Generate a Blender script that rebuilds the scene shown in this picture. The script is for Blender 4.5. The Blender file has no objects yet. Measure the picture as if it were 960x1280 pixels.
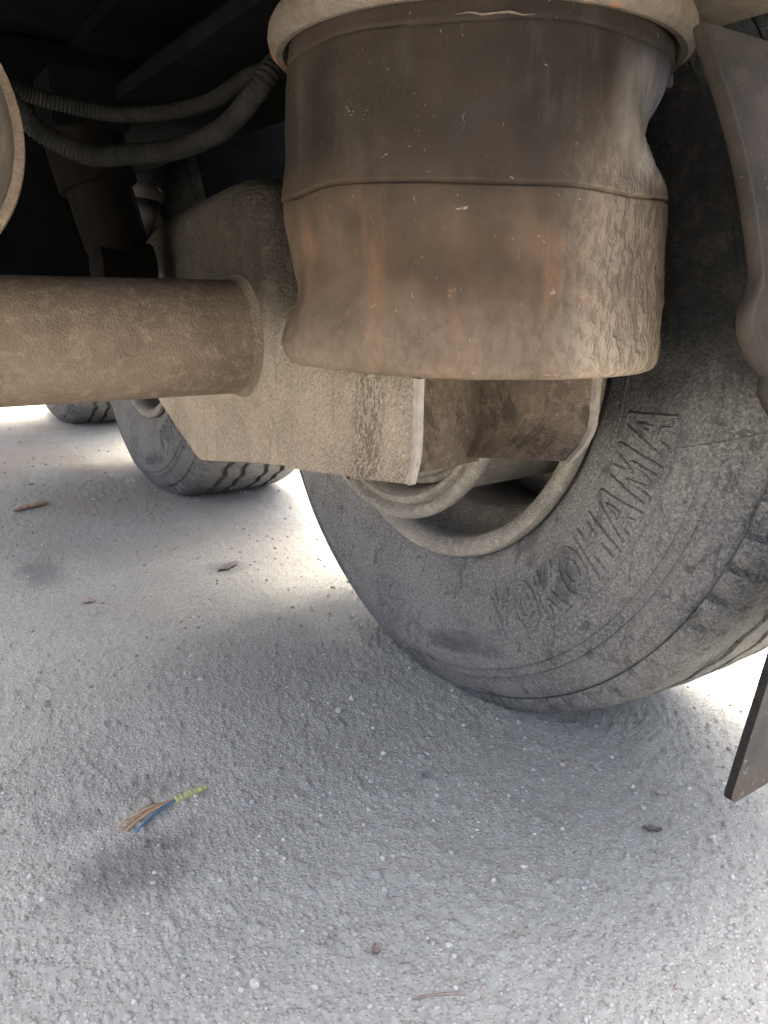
import bpy, bmesh, math, random
import numpy as np
from mathutils import Vector, Matrix

random.seed(7)
RNG = np.random.default_rng(11)
C = bpy.context.scene.collection
R_ = math.radians

# ------------------------------------------------------------------ camera
PITCH, YAW, ROLL, CAM_H, FPX = 0.278, 0.5817, 0.0177, 0.553, 978.6
cp, sp, cy, sy = math.cos(PITCH), math.sin(PITCH), math.cos(YAW), math.sin(YAW)
F = Vector((sy*cp, cy*cp, -sp)); Rt = Vector((cy, -sy, 0)); U = Rt.cross(F)
R2 = math.cos(ROLL)*Rt + math.sin(ROLL)*U; U2 = -math.sin(ROLL)*Rt + math.cos(ROLL)*U
cd = bpy.data.cameras.new('camera'); cam = bpy.data.objects.new('camera', cd); C.objects.link(cam)
cd.sensor_fit = 'HORIZONTAL'; cd.sensor_width = 36; cd.lens = FPX/960*36
cd.clip_start = 0.02; cd.clip_end = 2000
M3 = Matrix((R2, U2, -F)).transposed()
cam.matrix_world = Matrix.Translation((0, 0, CAM_H)) @ M3.to_4x4()
bpy.context.scene.camera = cam

# ------------------------------------------------------------------ sky and sun
SUN_EL, SUN_AZ = R_(68), R_(20)       # azimuth clockwise from +Y (forward along the trailer)
w = bpy.data.worlds.new('World'); bpy.context.scene.world = w; w.use_nodes = True
nt = w.node_tree; nt.nodes.clear()
sky = nt.nodes.new('ShaderNodeTexSky'); sky.sky_type = 'NISHITA'; sky.sun_disc = False
sky.sun_elevation = SUN_EL; sky.sun_rotation = SUN_AZ; sky.air_density = 0.4; sky.dust_density = 9.0; sky.ozone_density = 0.6
bg = nt.nodes.new('ShaderNodeBackground'); bg.inputs[1].default_value = 0.15
out = nt.nodes.new('ShaderNodeOutputWorld')
nt.links.new(sky.outputs[0], bg.inputs[0]); nt.links.new(bg.outputs[0], out.inputs[0])
ld = bpy.data.lights.new('sun', 'SUN'); ld.energy = 1.4; ld.angle = R_(35); ld.color = (1.0, 0.96, 0.90)
sun = bpy.data.objects.new('sun', ld); C.objects.link(sun)
sd = Vector((math.sin(SUN_AZ)*math.cos(SUN_EL), math.cos(SUN_AZ)*math.cos(SUN_EL), math.sin(SUN_EL)))
sun.rotation_euler = sd.to_track_quat('Z', 'Y').to_euler(); sun.location = sd*20
vs = bpy.context.scene.view_settings
vs.view_transform = 'Standard'; vs.look = 'None'; vs.gamma = 1.0; vs.use_curve_mapping = False
vs.exposure = 3.42
bpy.context.scene.cycles.max_bounces = 7
bpy.context.scene.cycles.diffuse_bounces = 4
bpy.context.scene.cycles.use_denoising = True
bpy.context.scene.cycles.adaptive_threshold = 0.025

# ------------------------------------------------------------------ materials
class MatB:
    """small node-graph helper"""
    def __init__(s, name):
        s.m = bpy.data.materials.new(name); s.m.use_nodes = True
        s.n = s.m.node_tree.nodes; s.l = s.m.node_tree.links; s.n.clear()
        s.out = s.n.new('ShaderNodeOutputMaterial'); s.b = s.n.new('ShaderNodeBsdfPrincipled')
        s.l.new(s.b.outputs[0], s.out.inputs[0])
        s.co = s.n.new('ShaderNodeTexCoord').outputs['Object']
        s.b.inputs['Specular IOR Level'].default_value = 0.10
    def vec(s, scale):
        mp = s.n.new('ShaderNodeMapping'); mp.inputs['Scale'].default_value = scale
        s.l.new(s.co, mp.inputs[0]); return mp.outputs[0]
    def noise(s, scale, detail=4, rough=.6, dist=0, stretch=None):
        t = s.n.new('ShaderNodeTexNoise'); t.inputs['Scale'].default_value = scale
        t.inputs['Detail'].default_value = detail; t.inputs['Roughness'].default_value = rough
        t.inputs['Distortion'].default_value = dist
        s.l.new(s.vec(stretch) if stretch else s.co, t.inputs['Vector']); return t.outputs[0]
    def voro(s, scale, feature='F1', stretch=None, out='Distance'):
        t = s.n.new('ShaderNodeTexVoronoi'); t.feature = feature; t.inputs['Scale'].default_value = scale
        s.l.new(s.vec(stretch) if stretch else s.co, t.inputs['Vector']); return t.outputs[out]
    def ramp(s, f, a, b):
        r = s.n.new('ShaderNodeMapRange'); r.interpolation_type = 'SMOOTHSTEP'
        s.l.new(f, r.inputs[0]); r.inputs[1].default_value = a; r.inputs[2].default_value = b; return r.outputs[0]
    def axis(s, k):
        x = s.n.new('ShaderNodeSeparateXYZ'); s.l.new(s.co, x.inputs[0]); return x.outputs[k]
    def math(s, op, a, b=None, clamp=False):
        m = s.n.new('ShaderNodeMath'); m.operation = op; m.use_clamp = clamp
        for i, v in enumerate((a, b)):
            if v is None: continue
            if isinstance(v, (int, float)): m.inputs[i].default_value = v
            else: s.l.new(v, m.inputs[i])
        return m.outputs[0]
    def mix(s, f, a, b):
        m = s.n.new('ShaderNodeMix'); m.data_type = 'RGBA'
        for i, v in ((0, f), (6, a), (7, b)):
            if isinstance(v, (int, float)): m.inputs[i].default_value = v
            elif isinstance(v, tuple): m.inputs[i].default_value = (*v, 1)
            else: s.l.new(v, m.inputs[i])
        return m.outputs[2]
    def done(s, col, rough=.9, bumps=(), spec=None):
        if isinstance(col, tuple): s.b.inputs['Base Color'].default_value = (*col, 1)
        else: s.l.new(col, s.b.inputs['Base Color'])
        if isinstance(rough, (int, float)): s.b.inputs['Roughness'].default_value = rough
        else: s.l.new(rough, s.b.inputs['Roughness'])
        if spec is not None: s.b.inputs['Specular IOR Level'].default_value = spec
        prev = None
        for h, dist, st in bumps:
            b = s.n.new('ShaderNodeBump'); b.inputs['Distance'].default_value = dist; b.inputs['Strength'].default_value = st
            s.l.new(h, b.inputs['Height'])
            if prev: s.l.new(prev, b.inputs['Normal'])
            prev = b.outputs[0]
        if prev: s.l.new(prev, s.b.inputs['Normal'])
        return s.m

def mat_plain(name, col, rough=.9, var=.25, scale=60, bump=.0006, spec=None):
    k = MatB(name); n = k.noise(scale, 5, .65); lo = tuple(c*(1-var) for c in col); hi = tuple(min(1, c*(1+var)) for c in col)
    return k.done(k.mix(k.ramp(n, .3, .7), lo, hi), rough, [(k.noise(scale*6, 3, .7), bump, 1)], spec)

def mat_steel(name, c1, c2, rust=(.20, .075, .03), rust_amt=.62, grain=1.0, dark=(.06, .05, .045), dark_amt=.66):
    k = MatB(name)
    c = k.mix(k.ramp(k.noise(14, 5, .6), .32, .68), c1, c2)
    c = k.mix(k.ramp(k.noise(90, 6, .7), .45, .75), c, tuple(min(1, x*1.35) for x in c1))
    c = k.mix(k.math('MULTIPLY', k.ramp(k.noise(22, 5, .7, .4), dark_amt, dark_amt+.12), .7), c, dark)
    c = k.mix(k.math('MULTIPLY', k.ramp(k.noise(35, 4, .6), rust_amt, rust_amt+.06), .7), c, rust)
    g = k.ramp(k.noise(420, 3, .6), .35, .65)
    return k.done(c, .92, [(k.noise(60, 6, .7), .004*grain, .8), (g, .0012*grain, .9)])

M = {}
M['axle'] = mat_steel('dusty_axle_steel', (.165, .128, .095), (.118, .090, .067), grain=.6, rust_amt=.70, dark_amt=.74)
M['chassis'] = mat_plain('black_chassis_paint', (.0032, .0035, .0038), .9, .35, 25, .0008, .02)
M['mount'] = mat_steel('dusty_mount_plate', (.105, .088, .073), (.078, .065, .053), grain=.5, dark_amt=.8)
M['dust_rim'] = mat_steel('dust_caked_rim', (.33, .305, .268), (.245, .228, .203), grain=1.6, rust_amt=.8, dark_amt=.75)
M['weld'] = mat_steel('weld_bead', (.185, .150, .115), (.135, .108, .083), rust_amt=.9, grain=1.2)
M['edge'] = mat_plain('worn_plate_edge', (.225, .200, .175), .7, .2, 90, .0008)
M['web'] = mat_steel('dusty_arm_web', (.17, .135, .105), (.105, .084, .067), rust_amt=.76, grain=.4, dark_amt=.50, dark=(.045, .04, .036))
M['hose'] = mat_plain('dusty_black_conduit', (.013, .0128, .0125), .9, .35, 40, .0004, .03)
M['shock'] = mat_plain('dark_shock_tube', (.0050, .0042, .0036), .9, .3, 30, .0005, .03)

def mat_mud():
    k = MatB('mud_caked_plate')
    c = k.mix(k.ramp(k.noise(16, 4, .65), .3, .7), (.265, .225, .178), (.185, .157, .126))
    st = k.noise(1, 4, .7, .2, stretch=(55, 55, 9))
    c = k.mix(k.math('MULTIPLY', k.ramp(st, .54, .70), .5), c, (.115, .102, .088))
    # band of flaked-off mud near the spring seat: darker steel shows between clods
    y, z = k.axis(1), k.axis(2)
    band = k.math('MULTIPLY', k.ramp(y, .505, .53), k.ramp(y, .585, .555))
    fl = k.ramp(k.noise(1, 4, .65, .2, stretch=(170, 170, 90)), .44, .56)
    c = k.mix(k.math('MULTIPLY', k.math('MULTIPLY', band, fl), .75), c, (.075, .064, .055))
    c = k.mix(k.math('MULTIPLY', k.ramp(k.noise(260, 3, .65), .54, .66), .6), c, (.35, .30, .24))
    c = k.mix(k.math('MULTIPLY', k.ramp(k.noise(230, 3, .65, .3), .57, .68), .55), c, (.12, .104, .086))
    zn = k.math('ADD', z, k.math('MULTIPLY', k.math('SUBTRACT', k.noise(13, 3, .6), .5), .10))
    c = k.mix(k.math('MULTIPLY', k.ramp(zn, .47, .565), .9), c, k.mix(k.ramp(k.noise(40, 3, .7), .4, .7), (.013, .013, .011), (.034, .029, .023)))  # upper plate near black: shade above the axle tube put into the colour
    h = k.ramp(k.noise(210, 3, .65), .36, .64)
    return k.done(c, .95, [(k.noise(30, 4, .6), .003, .7), (h, .0018, .9)])
M['mud'] = mat_mud()

def mat_bellows():
    k = MatB('dusty_bellows_rubber')
    z, x, y = k.axis(2), k.axis(0), k.axis(1)
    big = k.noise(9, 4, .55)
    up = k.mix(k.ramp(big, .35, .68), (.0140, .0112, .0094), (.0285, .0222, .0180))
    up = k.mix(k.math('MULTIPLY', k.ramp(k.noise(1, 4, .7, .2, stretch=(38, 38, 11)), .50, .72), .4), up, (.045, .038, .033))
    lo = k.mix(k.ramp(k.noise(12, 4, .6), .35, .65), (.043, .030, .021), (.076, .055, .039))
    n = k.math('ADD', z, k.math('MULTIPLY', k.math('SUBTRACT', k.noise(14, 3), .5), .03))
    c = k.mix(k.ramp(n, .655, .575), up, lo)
    # rusty-brown wipe in the middle of the lower wall, pale caked dust low down and towards the wheel
    st = k.noise(1, 5, .65, .2, stretch=(26, 26, 7))
    c = k.mix(k.math('MULTIPLY', k.ramp(st, .50, .72), k.ramp(n, .66, .56)), c, (.092, .055, .033))
    c = k.mix(k.math('MULTIPLY', k.ramp(k.noise(11, 4, .6, .5), .56, .70), .65), c, (.022, .019, .017))
    low = k.ramp(n, .565, .505)
    sidex = k.ramp(k.math('SUBTRACT', x, k.math('MULTIPLY', y, .7)), .10, .19)
    caked = k.math('ADD', k.math('MULTIPLY', low, .22), k.math('MULTIPLY', k.ramp(n, .70, .58), k.math('MULTIPLY', sidex, .75)), True)
    flk = k.ramp(k.noise(1, 3, .6, .4, stretch=(150, 150, 85)), .36, .62)
    c = k.mix(k.math('MULTIPLY', caked, k.math('ADD', k.math('MULTIPLY', flk, .35), .5)), c, (.33, .275, .22))
    dent = k.math('MULTIPLY', k.math('MULTIPLY', k.ramp(z, .615, .645), k.ramp(z, .722, .69)), k.ramp(k.math('SUBTRACT', x, k.math('MULTIPLY', y, .7)), .150, .205))
    c = k.mix(k.math('MULTIPLY', dent, .8), c, k.mix(k.ramp(k.noise(1, 3, .6, stretch=(60, 60, 14)), .4, .65), (.27, .25, .228), (.165, .15, .135)))  # pale dust in the dent, brightened to stand in for side light
    c = k.mix(k.math('MULTIPLY', k.ramp(k.noise(150, 3, .7, 1.2), .67, .73), .30), c, (.45, .37, .29))
    return k.done(c, .8, [(k.noise(24, 5, .6), .003, .6), (k.math('MULTIPLY', flk, caked), .0014, .9),
                          (k.noise(380, 2, .6), .0006, .8)], .08)
M['bellows'] = mat_bellows()

def mat_tyre():
    k = MatB('dusty_tyre_rubber')
    c = k.mix(k.ramp(k.noise(9, 4, .6), .3, .7), (.125, .127, .126), (.190, .189, .183))
    c = k.mix(k.math('MULTIPLY', k.ramp(k.noise(260, 3, .7), .47, .62), .6), c, (.28, .27, .25))
    c = k.mix(k.math('MULTIPLY', k.ramp(k.noise(330, 2, .6), .54, .63), .5), c, (.060, .060, .060))
    c = k.mix(k.math('MULTIPLY', k.ramp(k.noise(6.5, 4, .65, .5), .54, .66), .7), c, (.062, .064, .068))
    # crusts of paler mud and scuffed dark rubber
    c = k.mix(k.math('MULTIPLY', k.ramp(k.noise(75, 4, .75, .4), .54, .64), .4), c, (.24, .235, .222))
    c = k.mix(k.math('MULTIPLY', k.ramp(k.noise(1, 4, .75, .6, stretch=(40, 40, 22)), .56, .66), .65), c, (.058, .058, .060))
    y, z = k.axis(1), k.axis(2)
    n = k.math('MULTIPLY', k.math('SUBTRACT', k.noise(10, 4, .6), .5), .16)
    shade_up = k.ramp(k.math('ADD', z, n), .38, .53)  # dust thins with height; upper tyre also darkened to stand for shade
    c = k.mix(k.math('MULTIPLY', shade_up, .93), c, k.mix(k.ramp(k.noise(60, 3, .7), .4, .7), (.011, .0115, .012), (.030, .028, .026)))
    return k.done(c, .9, [(k.noise(75, 4, .75, .4), .0022, .8), (k.ramp(k.noise(300, 3, .6), .38, .64), .0010, .9)], .08)
M['tyre'] = mat_tyre()

def mat_flap():
    k = MatB('dusty_flap_rubber')
    c = k.mix(k.ramp(k.noise(18, 5, .6), .3, .7), (.036, .035, .034), (.058, .055, .052))
    z = k.axis(2)
    c = k.mix(k.math('MULTIPLY', k.ramp(k.math('ADD', z, k.math('MULTIPLY', k.noise(40, 3), .02)), .222, .208), .75), c, (.062, .050, .044))
    c = k.mix(k.ramp(k.noise(130, 3, .6), .62, .72), c, (.16, .145, .13))
    return k.done(c, .8, [(k.noise(90, 4, .6), .001, .7)])
M['flap'] = mat_flap()
M['flap_edge'] = mat_plain('cut_rubber_edge', (.017, .0165, .016), .7, .25, 120, .0005)

def mat_fender():
    k = MatB('dusty_plastic_mudguard')
    c = k.mix(k.ramp(k.noise(10, 5, .6), .3, .7), (.014, .0120, .0100), (.030, .025, .020))
    c = k.mix(k.math('MULTIPLY', k.ramp(k.noise(1, 5, .65, .3, stretch=(30, 30, 7)), .52, .70), .5), c, (.042, .032, .024))
    c = k.mix(k.ramp(k.noise(210, 2, .5), .73, .77), c, (.12, .11, .10))
    return k.done(c, .8, [(k.noise(70, 4, .65), .0025, .8), (k.noise(18, 3, .6), .006, .6)])
M['fender'] = mat_fender()

def mat_ground():
    k = MatB('worn_dusty_asphalt')
    c = k.mix(k.ramp(k.noise(3.2, 3, .6), .32, .68), (.455, .450, .372), (.385, .381, .318))
    c = k.mix(k.math('MULTIPLY', k.ramp(k.noise(120, 3, .7), .42, .62), .55), c, (.34, .332, .298))
    # aggregate of every shade showing in the worn binder
    v = k.n.new('ShaderNodeTexVoronoi'); v.inputs['Scale'].default_value = 240; k.l.new(k.co, v.inputs['Vector'])
    x = k.n.new('ShaderNodeSeparateColor'); k.l.new(v.outputs['Color'], x.inputs[0])
    core = k.ramp(v.outputs['Distance'], .52, .30)
    c = k.mix(k.math('MULTIPLY', k.math('MULTIPLY', core, k.ramp(x.outputs[0], .60, .64)), .6), c, k.mix(x.outputs[1], (.70, .66, .57), (.52, .50, .44)))
    c = k.mix(k.math('MULTIPLY', k.math('MULTIPLY', core, k.ramp(x.outputs[0], .20, .17)), .4), c, k.mix(x.outputs[1], (.20, .195, .178), (.30, .275, .23)))
    chip = core
    # brown dust drifts under the trailer and dark oil spots
    px, py = k.axis(0), k.axis(1)
    dust = k.math('MULTIPLY', k.ramp(k.noise(2.1, 3, .65, .5), .40, .62), k.ramp(py, 1.1, 2.3))
    c = k.mix(k.math('MULTIPLY', dust, .7), c, (.40, .345, .275))
    nz28 = k.math('MULTIPLY', k.math('SUBTRACT', k.noise(28, 4, .7), .5), 1.3)
    def spot(cx, cy_, rx, ry, a):
        d = k.math('SQRT', k.math('ADD', k.math('POWER', k.math('DIVIDE', k.math('SUBTRACT', px, cx), rx), 2),
                                 k.math('POWER', k.math('DIVIDE', k.math('SUBTRACT', py, cy_), ry), 2)))
        d = k.math('ADD', d, nz28)
        return k.math('MULTIPLY', k.ramp(d, 1.15, .35), a)
    for sx, sy_, rx, ry, a in ((.158, .675, .09, .060, .5), (.21, .80, .06, .03, .25), (.12, .78, .04, .03, .25),
                               (.566, 1.441, .05, .05, .35), (.235, 1.60, .05, .12, .4)):
        c = k.mix(spot(sx, sy_, rx, ry, a), c, (.10, .098, .095))
    return k.done(c, .9, [(k.noise(150, 3, .7), .0016, .6), (chip, .0007, .9)], .1)
M['ground'] = mat_ground()
M['chip_pale'] = mat_plain('pale_stone_chip', (.60, .57, .50), .85, .25, 150, .0006)
M['chip_grey'] = mat_plain('grey_stone_chip', (.43, .42, .375), .85, .25, 150, .0006)
M['chip_tan'] = mat_plain('tan_stone_chip', (.42, .36, .29), .85, .25, 150, .0006)
M['chip_dark'] = mat_plain('dark_stone_chip', (.10, .10, .10), .85, .25, 150, .0006)
M['wood'] = mat_plain('weathered_wood', (.44, .32, .22), .85, .3, 80, .0006)
M['leaf'] = mat_plain('dead_dark_leaf', (.20, .19, .17), .8, .3, 80, .0006)
M['brown_leaf'] = mat_plain('dead_brown_leaf', (.32, .26, .21), .8, .3, 80, .0006)
M['wire_brown'] = mat_plain('brown_wire', (.36, .22, .13), .6, .2, 200, .0002)
M['wire_tan'] = mat_plain('tan_wire', (.52, .36, .22), .6, .2, 200, .0002)
M['wire_blue'] = mat_plain('blue_wire', (.10, .22, .34), .5, .15, 200, .0002)
M['sleeve'] = mat_plain('yellow_green_sleeve', (.50, .50, .20), .7, .25, 300, .0004)
M['washer'] = mat_plain('grey_washer', (.25, .25, .25), .5, .2, 200, .0003)

# ------------------------------------------------------------------ mesh helpers
def link(name, me, mat, parent=None, smooth=True, loc=None):
    o = bpy.data.objects.new(name, me); C.objects.link(o)
    for m in (mat if isinstance(mat, (list, tuple)) else [mat]): me.materials.append(m)
    if smooth: me.shade_smooth()
    if parent: o.parent = parent
    if loc: o.location = loc
    return o

def from_pd(name, v, f, mat, parent=None, smooth=True, loc=None):
    me = bpy.data.meshes.new(name); me.from_pydata([tuple(map(float, p)) for p in v], [], [tuple(map(int, q)) for q in f]); me.update()
    return link(name, me, mat, parent, smooth, loc)

def from_bm(name, bm, mat, parent=None, smooth=False, sharp=35):
    bmesh.ops.recalc_face_normals(bm, faces=bm.faces)
    me = bpy.data.meshes.new(name); bm.to_mesh(me); bm.free()
    o = link(name, me, mat, parent, smooth)
    if smooth: me.set_sharp_from_angle(angle=R_(sharp))
    return o

def grid_faces(nr, nc, wrap_c=False, wrap_r=False):
    r = np.arange(nr if wrap_r else nr-1); c = np.arange(nc if wrap_c else nc-1)
    a, b = np.meshgrid(r, c, indexing='ij'); a, b = a.ravel(), b.ravel()
    a2, b2 = (a+1) % nr, (b+1) % nc
    return np.stack([a*nc+b, a*nc+b2, a2*nc+b2, a2*nc+b], 1)

def grid_obj(name, V, mat, parent=None, wrap_c=False, wrap_r=False, flip=False, sharp=None):
    nr, nc = V.shape[:2]; fc = grid_faces(nr, nc, wrap_c, wrap_r)
    if flip: fc = fc[:, ::-1]
    me = bpy.data.meshes.new(name)
    me.vertices.add(nr*nc); me.vertices.foreach_set('co', V.reshape(-1).astype(np.float32))
    me.loops.add(len(fc)*4); me.loops.foreach_set('vertex_index', fc.reshape(-1).astype(np.int32))
    me.polygons.add(len(fc)); me.polygons.foreach_set('loop_start', (np.arange(len(fc))*4).astype(np.int32))
    me.update(calc_edges=True)
    o = link(name, me, mat, parent, True)
    if sharp: me.set_sharp_from_angle(angle=R_(sharp))
    return o

def spline(pts, n):
    """Catmull-Rom through pts (k,d), n samples in all"""
    P = np.asarray(pts, float); P = np.vstack([2*P[0]-P[1], P, 2*P[-1]-P[-2]])
    k = len(P)-3; t = np.linspace(0, k-1e-9, n); i = t.astype(int); u = (t-i)[:, None]
    a, b, c, d = P[i], P[i+1], P[i+2], P[i+3]
    return .5*(2*b+(c-a)*u+(2*a-5*b+4*c-d)*u**2+(3*b-a-3*c+d)*u**3)

def tube_v(path, rad, seg=14):
    P = np.asarray(path, float); n = len(P); T = np.gradient(P, axis=0); T /= np.linalg.norm(T, axis=1)[:, None]
    ref = np.array([0, 0, 1.]) if abs(T[0][2]) < .9 else np.array([1., 0, 0])
    V = np.zeros((n, seg, 3)); a = np.linspace(0, 2*np.pi, seg, endpoint=False)
    nrm = ref-T[0]*(ref@T[0]); nrm /= np.linalg.norm(nrm)
    rad = np.broadcast_to(rad, (n,))
    for i in range(n):
        nrm = nrm-T[i]*(nrm@T[i]); nrm /= np.linalg.norm(nrm); bi = np.cross(T[i], nrm)
        V[i] = P[i]+rad[i]*(np.outer(np.cos(a), nrm)+np.outer(np.sin(a), bi))
    return V

def tube(name, path, rad, mat, parent=None, seg=14, caps=True, sharp=None):
    V = tube_v(path, rad, seg)
    if caps:
        V = np.concatenate([np.repeat(np.asarray(path[0], float)[None, None], seg, 1), V,
                            np.repeat(np.asarray(path[-1], float)[None, None], seg, 1)])
    return grid_obj(name, V, mat, parent, wrap_c=True, flip=True, sharp=sharp)

def lathe_x(name, prof, cyz, mat, parent=None, n=96, sharp=40):
    """revolve (x, r) profile about the axle line"""
    a = np.linspace(0, 2*np.pi, n, endpoint=False); P = np.asarray(prof, float)
    V = np.zeros((len(P), n, 3)); V[..., 0] = P[:, :1]
    V[..., 1] = cyz[0]+P[:, 1:]*np.sin(a); V[..., 2] = cyz[1]-P[:, 1:]*np.cos(a)
    return grid_obj(name, V, mat, parent, wrap_c=True, sharp=sharp)

def prism_x(name, poly, x0, x1, mat, parent=None, bevel=0, seg=2, smooth=True):
    """extrude a (y,z) polygon along x"""
    bm = bmesh.new(); a = [bm.verts.new((x0, y, z)) for y, z in poly]; b = [bm.verts.new((x1, y, z)) for y, z in poly]
    bm.faces.new(a); bm.faces.new(b[::-1]); n = len(poly)
    for i in range(n): bm.faces.new((a[i], b[i], b[(i+1) % n], a[(i+1) % n]))
    bmesh.ops.recalc_face_normals(bm, faces=bm.faces)
    if bevel:
        ed = [e for e in bm.edges if (e.verts[0].co.x == e.verts[1].co.x)]
        bmesh.ops.bevel(bm, geom=ed, offset=bevel, segments=seg, affect='EDGES', clamp_overlap=True)
    return from_bm(name, bm, mat, parent, smooth, 40)

def box(name, lo, hi, mat, parent=None, bevel=.004):
    bm = bmesh.new(); bmesh.ops.create_cube(bm, size=1)
    for v in bm.verts:
        v.co = Vector([lo[i]+(v.co[i]+.5)*(hi[i]-lo[i]) for i in range(3)])
    if bevel: bmesh.ops.bevel(bm, geom=bm.edges[:], offset=bevel, segments=2, affect='EDGES')
    return from_bm(name, bm, mat, parent, True)

def bm_box(bm, lo, hi):
    r = bmesh.ops.create_cube(bm, size=1)
    for v in r['verts']: v.co = Vector([lo[i]+(v.co[i]+.5)*(hi[i]-lo[i]) for i in range(3)])

def empty(name, loc=(0, 0, 0), parent=None):
    o = bpy.data.objects.new(name, None); C.objects.link(o); o.location = loc; o.empty_display_size = .05
    if parent: o.parent = parent
    return o

def tag(o, label, cat=None, group=None):
    o['label'] = label
    if cat: o['category'] = cat
    if group: o['group'] = group
    return o

def copy_part(o, parent, dy, name=None):
    c = o.copy(); C.objects.link(c); c.parent = parent
    c.location = o.location
    for ch in [x for x in o.children]: copy_part(ch, c, 0)
    if dy: c.location = (o.location[0], o.location[1]+dy, o.location[2])
    return c

# value noise in numpy ------------------------------------------------
def vnoise(x, y, s, seed=0):
    x, y = x*s, y*s; xi, yi = np.floor(x).astype(np.int64), np.floor(y).astype(np.int64); u, v = x-xi, y-yi
    u, v = u*u*(3-2*u), v*v*(3-2*v)
    def h(a, b):
        n = (a*374761393+b*668265263+seed*974634777) & 0xffffffff
        n = ((n ^ (n >> 13))*1274126177) & 0xffffffff
        return ((n ^ (n >> 16)) & 0xffffff)/0xffffff
    return (h(xi, yi)*(1-u)+h(xi+1, yi)*u)*(1-v)+(h(xi, yi+1)*(1-u)+h(xi+1, yi+1)*u)*v
def hash2(a, b, k):
    n = (a*374761393+b*668265263+k*974634777) & 0xffffffff
    n = ((n ^ (n >> 13))*1274126177) & 0xffffffff
    return ((n ^ (n >> 16)) & 0xffffff)/0xffffff
def stones(x, y, cell, rmin, rmax, hgt, seed, keep=.8):
    """rounded stones set in jittered cells"""
    X, Y = x/cell, y/cell; xi, yi = np.floor(X).astype(np.int64), np.floor(Y).astype(np.int64); H = np.zeros_like(x)
    for a in (-1, 0, 1):
        for b in (-1, 0, 1):
            ci, cj = xi+a, yi+b
            px = ci+.15+.7*hash2(ci, cj, seed); py = cj+.15+.7*hash2(ci, cj, seed+1)
            r = rmin+(rmax-rmin)*hash2(ci, cj, seed+2); ex = .7+.6*hash2(ci, cj, seed+4)
            d = ((X-px)*ex)**2+((Y-py)/ex)**2; q = np.clip(1-d/(r*r), 0, 1)
            H = np.maximum(H, np.where(hash2(ci, cj, seed+3) < keep, hgt*(.4+.6*hash2(ci, cj, seed+5))*np.sqrt(q), 0))
    return H

def ground_h(x, y):
    d = np.hypot(x, y)
    h = (vnoise(x, y, 2.3, 1)-.5)*.008+(vnoise(x, y, 9, 2)-.5)*.0035+(vnoise(x, y, 38, 3)-.5)*.0018+(vnoise(x, y, 120, 4)-.5)*.0014
    h = h+(vnoise(x, y, 260, 8)-.5)*.0013
    h = h+stones(x, y, .0075, .24, .48, .0012, 20, .7)+stones(x, y, .017, .15, .34, .0030, 40, .35)
    return h*np.clip(1.4-d/6, 0, 1)-.004

# ------------------------------------------------------------------ the ground: one sheet out to the horizon
az = np.concatenate([np.arange(-14, 84, .13), np.arange(84, 346, 4.0)])
az = np.radians(az)
rad = [.16]
while rad[-1] < 2.6: rad.append(rad[-1]*1.0062)
while rad[-1] < 6: rad.append(rad[-1]*1.012)
while rad[-1] < 900: rad.append(rad[-1]*1.18)
rad = np.array([.004, .05, .1]+rad)
RR, AA = np.meshgrid(rad, az, indexing='ij')
gx, gy = RR*np.sin(AA), RR*np.cos(AA)
gz = ground_h(gx, gy)
g = grid_obj('ground', np.stack([gx, gy, gz], -1), M['ground'], wrap_c=True, flip=True)
g['kind'] = 'structure'
# ------------------------------------------------------------------ the trailer
AX_Y, AX_Z, TYRE_R, RIM_R, XI, WID, AXLE_GAP = .8556, .4966, .5246, .2915, .618, .385, 1.3261
TR = empty('trailer', (0, 0, 0))
tag(TR, 'dusty brown three axle trailer seen from underneath, on worn grey asphalt', 'trailer')

def sidewall(r):
    pts = np.array([[.2880, .036], [.2960, .030], [.310, .019], [.330, .0115], [.360, .0040], [.395, 0], [.430, .0025], [.458, .0105], [.482, .0235], [.4905, .031], [.497, .036], [.508, .0445], [.5145, .053], [.5178, .064], [.5190, .075]])
    q = spline(pts, 400); return np.interp(r, q[:, 0], q[:, 1])

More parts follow.
